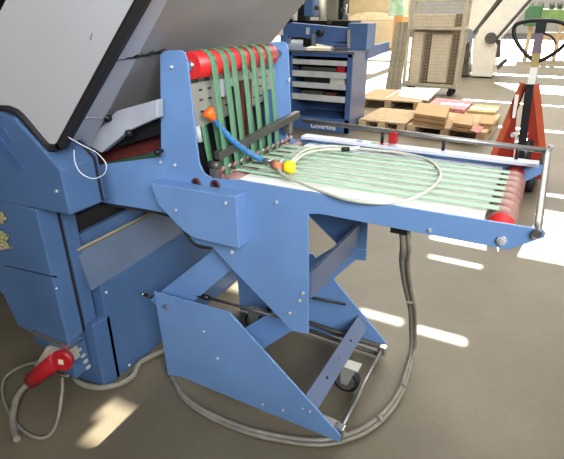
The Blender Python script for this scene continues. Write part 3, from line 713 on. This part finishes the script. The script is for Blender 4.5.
# silver folding machine behind trolley
ys_ = 12.5
sm = thing('silver_machine', 'silver folding machine with inclined feed plates right of the trolley', 'machine', (-1.6, 12.9, 0))
q = lambda u, v: PY(ys_, u, v)
def lowz(p, z_): p = V(p); p.z = z_; return p
MB().prism([lowz(q(472,70), .03), lowz(q(493,70), .03), q(497,46), q(490,32), q(480,29), q(473,40)], (0, .9, 0)).build('pedestal', SILVER, sm, bevel=.02)
MB().prism([q(458,76), q(468,76), q(470,30), q(462,28)], (0, .5, 0)).build('motor_column', DKGREY, sm, bevel=.01)
MB().cyl(q(467,36)+V((0,-.15,0)), q(467,36), .16, 20).build('motor', GREYBAR, sm)
MB().cyl(q(466,55)+V((0,-.12,0)), q(466,55), .10, 20).build('motor', DKGREY, sm)
for k, (a_, b_) in enumerate((((470,36),(503,-8)), ((492,42),(532,-4)))):
    A, B = q(*a_), q(*b_); d = (B-A).normalized(); nn = V((-d.z, 0, d.x))
    MB().prism([A, B, B+nn*.42, A+nn*.42], (0, .9, 0)).build('feed_plate', SILVER, sm, bevel=.01)
    MB().prism([A-nn*.06+V((0,-.01,0)), B-nn*.06+V((0,-.01,0)), B+V((0,-.01,0)), A+V((0,-.01,0))], (0, .9, 0)).build('plate_edge', DKGREY, sm)
MB().cyl(q(491,38)+V((0,-.1,0)), q(491,38), .12, 18).build('roller_head', DKGREY, sm)
MB().prism([q(496,66), q(505,58), q(507,62), q(498,70)], (0,.3,0)).build('foot_bracket', DKGREY, sm)
MB().beam(q(497,58)+V((0,.2,0)), q(498,40)+V((0,.2,0)), .1, .1).build('strut', DKGREY, sm)
# green machine far away
yg = 19
g_ = lambda u, v: PY(yg, u, v)
gm = thing('green_machine', 'long green machine beyond the pallet jack handle', 'machine', (g_(550,25).x, yg, 0))
MB().box((g_(527,20).x, yg, g_(545,22).z), (g_(600,20).x, yg+1, g_(545,9).z)).build('green_body', GREEN, gm, bevel=.03)
MB().box((g_(524,20).x, yg-.1, g_(545,26).z), (g_(540,20).x, yg+.6, g_(545,5).z)).build('gear_head', mat('deep_green', (60, 104, 70), .5), gm, bevel=.04)
for u in (530, 538, 560, 590): MB().box((g_(u,30).x-.06, yg+.05, 0), (g_(u,30).x+.06, yg+.2, g_(545,22).z)).build('leg', WOOD, gm)
MB().box((g_(540,20).x, yg+.1, .62), (g_(600,20).x, yg+.8, .82)).build('lower_shelf', WOOD, gm)
for u in (531, 541, 552, 560): MB().cyl(g_(u,9)+V((0,.2,0)), g_(u,2)+V((0,.2,0)), .08, 12).build('valve', DKGREY, gm)
# wrapped load, white green carton
yw = 22
h_ = lambda u, v: PY(yw, u, v)
wl = thing('wrapped_load', 'large beige wrapped load with arched lid against back wall', 'load', (h_(365,30).x, yw, 0))
MB().box((h_(342,30).x, yw, 0), (h_(396,30).x, yw+1.5, h_(365,20).z)).build('wrapped_body', TARP, wl, bevel=.05)
MB().box((h_(322,30).x, yw+1.6, 0), (h_(398,30).x, yw+2, 2.6)).build('backing_sheet', TARP, wl)
arc = [h_(342+54*k/12, 20-8*math.sin(math.pi*k/12)) for k in range(13)]
MB().prism(arc, (0, 1.5, 0)).build('arched_lid', mat('pale_lid', (236, 216, 178), .8), wl)
yk = 14
k_ = lambda u, v: PY(yk, u, v)
tag(MB().box((k_(395.5,0).x, yk, 0), (k_(405,0).x, yk+.5, k_(395,16).z)).build('orange_crate', mat('orange_wood', (205, 150, 92), .7), bevel=.01), 'orange-brown crate behind the boards left of the trolley', 'crate')
tag(MB().box((k_(389,0).x, yk, k_(395,16).z+.002), (k_(404,0).x, yk+.5, 1.95)).build('wrapped_parcel', mat('pale_green_wrap', (214, 226, 206), .6, col2=(150, 196, 160), scale=5), bevel=.02), 'white and green wrapped parcel on the orange-brown crate', 'parcel')
rk = PY(7.0, 5, 10).x
rt = thing('dark_rack', 'dark storage rack in the far upper left corner beyond the grey hood', 'rack', (rk-.3, 7.3, 0))
for x in (rk-1.5, rk+.9):
    for y in (7.0, 7.6): MB().box((x-.03, y-.03, 0), (x+.03, y+.03, 2.2)).build('post', BLACK, rt)
for z_ in (.3, .8, 1.3, 1.8, 2.15): MB().box((rk-1.5, 7.0, z_), (rk+.9, 7.6, z_+.04)).build('shelf', BLACK, rt)
MB().box((rk-1.5, 7.6, .1), (rk+.9, 7.62, 2.15)).build('back_panel', RUBBER, rt)

# ------------------------------------------------------------------ pallet jack
YJ = 4.35
j = thing('pallet_jack', 'orange-red pallet jack with black loop handle beyond conveyor end', 'pallet jack', (0, YJ, 0))
jy = lambda u, v, y=YJ: PY(y, u, v)
MB().prism([jy(524,83), jy(527,86), jy(517,112), jy(512,172), jy(491,176), jy(489,165)], (0,.012,0)).build('shroud_plate', JACKRED, j, bevel=.002)
MB().prism([jy(529,86), jy(534,83), jy(537,87), jy(543,150), jy(543,172), jy(528,172), jy(527,115)], (0,.012,0)).build('shroud_plate', JACKRED, j, bevel=.002)
MB().beam(jy(523,83), jy(489,166), .05, .010, up=(0,-1,0)).build('shroud_edge', JACKEDGE, j)
MB().beam(jy(536,84), jy(543,152), .05, .008, up=(0,-1,0)).build('shroud_edge', JACKEDGE, j)
bb = jy(543,172); ba = jy(490,176)
MB().box((ba.x-.02, YJ+.012, .10), (bb.x, YJ+.2, .17)).build('chassis', JACKRED, j, bevel=.004)
for x in (ba.x+.01, bb.x-.15): MB().box((x, YJ+.18, .06), (x+.15, YJ+1.25, .10)).build('fork', JACKRED, j, bevel=.004)
MB().box((bb.x+.0, YJ+.02, .10), (bb.x+.02, YJ+.3, .34)).build('side_flange', JACKRED, j)
pu = jy(519,170); MB().cyl((pu.x+.02, YJ+.0, .12), (pu.x+.02, YJ, .42), .045, 20).build('pump', BLACK, j)
for u, v in ((513,134),(520,135),(526,133),(517,143),(524,150)):
    p = jy(u, v)+V((0,-.05,0)); MB().cyl(p, p+V((0,.05,0)), .018, 12).build('pivot_bolt', BOLT, j)
MB().cyl(jy(508,170)+V((0,-.02,0)), jy(535,170)+V((0,-.02,0)), .012, 12).build('axle', BLACK, j)
for u in (513, 531):
    p = jy(u, 178); MB().cyl((p.x-.03, YJ-.03, .085), (p.x+.03, YJ-.03, .085), .084, 24).build('steer_wheel', RUBBER, j)
YHN = YJ-.06
hd = lambda u, v: PY(YHN, u, v)
MB().beam(hd(520,160), hd(530,84), .058, .05, up=(0,1,0)).build('handle_lower', BLACK, j, bevel=.004)
MB().prism([hd(515,95), hd(519,95), hd(515,118), hd(512,118)], (0,.02,0)).build('white_sticker', PAPER, j)
MB().prism([hd(529.5,84)+V((0,-.01,0)), hd(537,84)+V((0,-.01,0)), hd(542,48), hd(535,48)], (0,.02,0)).build('handle_shaft', ALU, j)
hs = MB().beam(hd(531,84), hd(534.5,66), .052, .035, up=(0,1,0)).build('handle_sleeve', PAPER, j)
MB().beam(hd(534.3,67), hd(536.5,52), .05, .04, up=(0,1,0)).build('handle_label', OCHRE, j)
MB().beam(hd(536.5,53), hd(541,22), .06, .045, up=(0,1,0)).build('handle_upper', mat('faded_purple_handle', (120, 100, 112), .5), j)
MB().beam(hd(540,33), hd(542,21), .07, .05, up=(0,1,0)).build('handle_head', BLACK, j)
lp = smooth([hd(537,61), hd(524,52), hd(515,38), hd(515,26), hd(526,21.5), hd(542,20.5), hd(560,22), hd(570,29), hd(568,40), hd(556,52)], 8, closed=True)
MB().tube(lp, .0145, 12, closed=True).build('loop_handle', BLACK, j)
MB().tube(smooth([hd(543,33)+V((0,-.02,0)), hd(551,36), hd(554,40), hd(556,44)], 5), .008, 8).build('release_lever', BLACK, j)

# ------------------------------------------------------------------ view
scene.view_settings.view_transform = 'Standard'; scene.view_settings.look = 'None'
scene.view_settings.gamma = 1; scene.view_settings.use_curve_mapping = False
scene.view_settings.exposure = 0.3
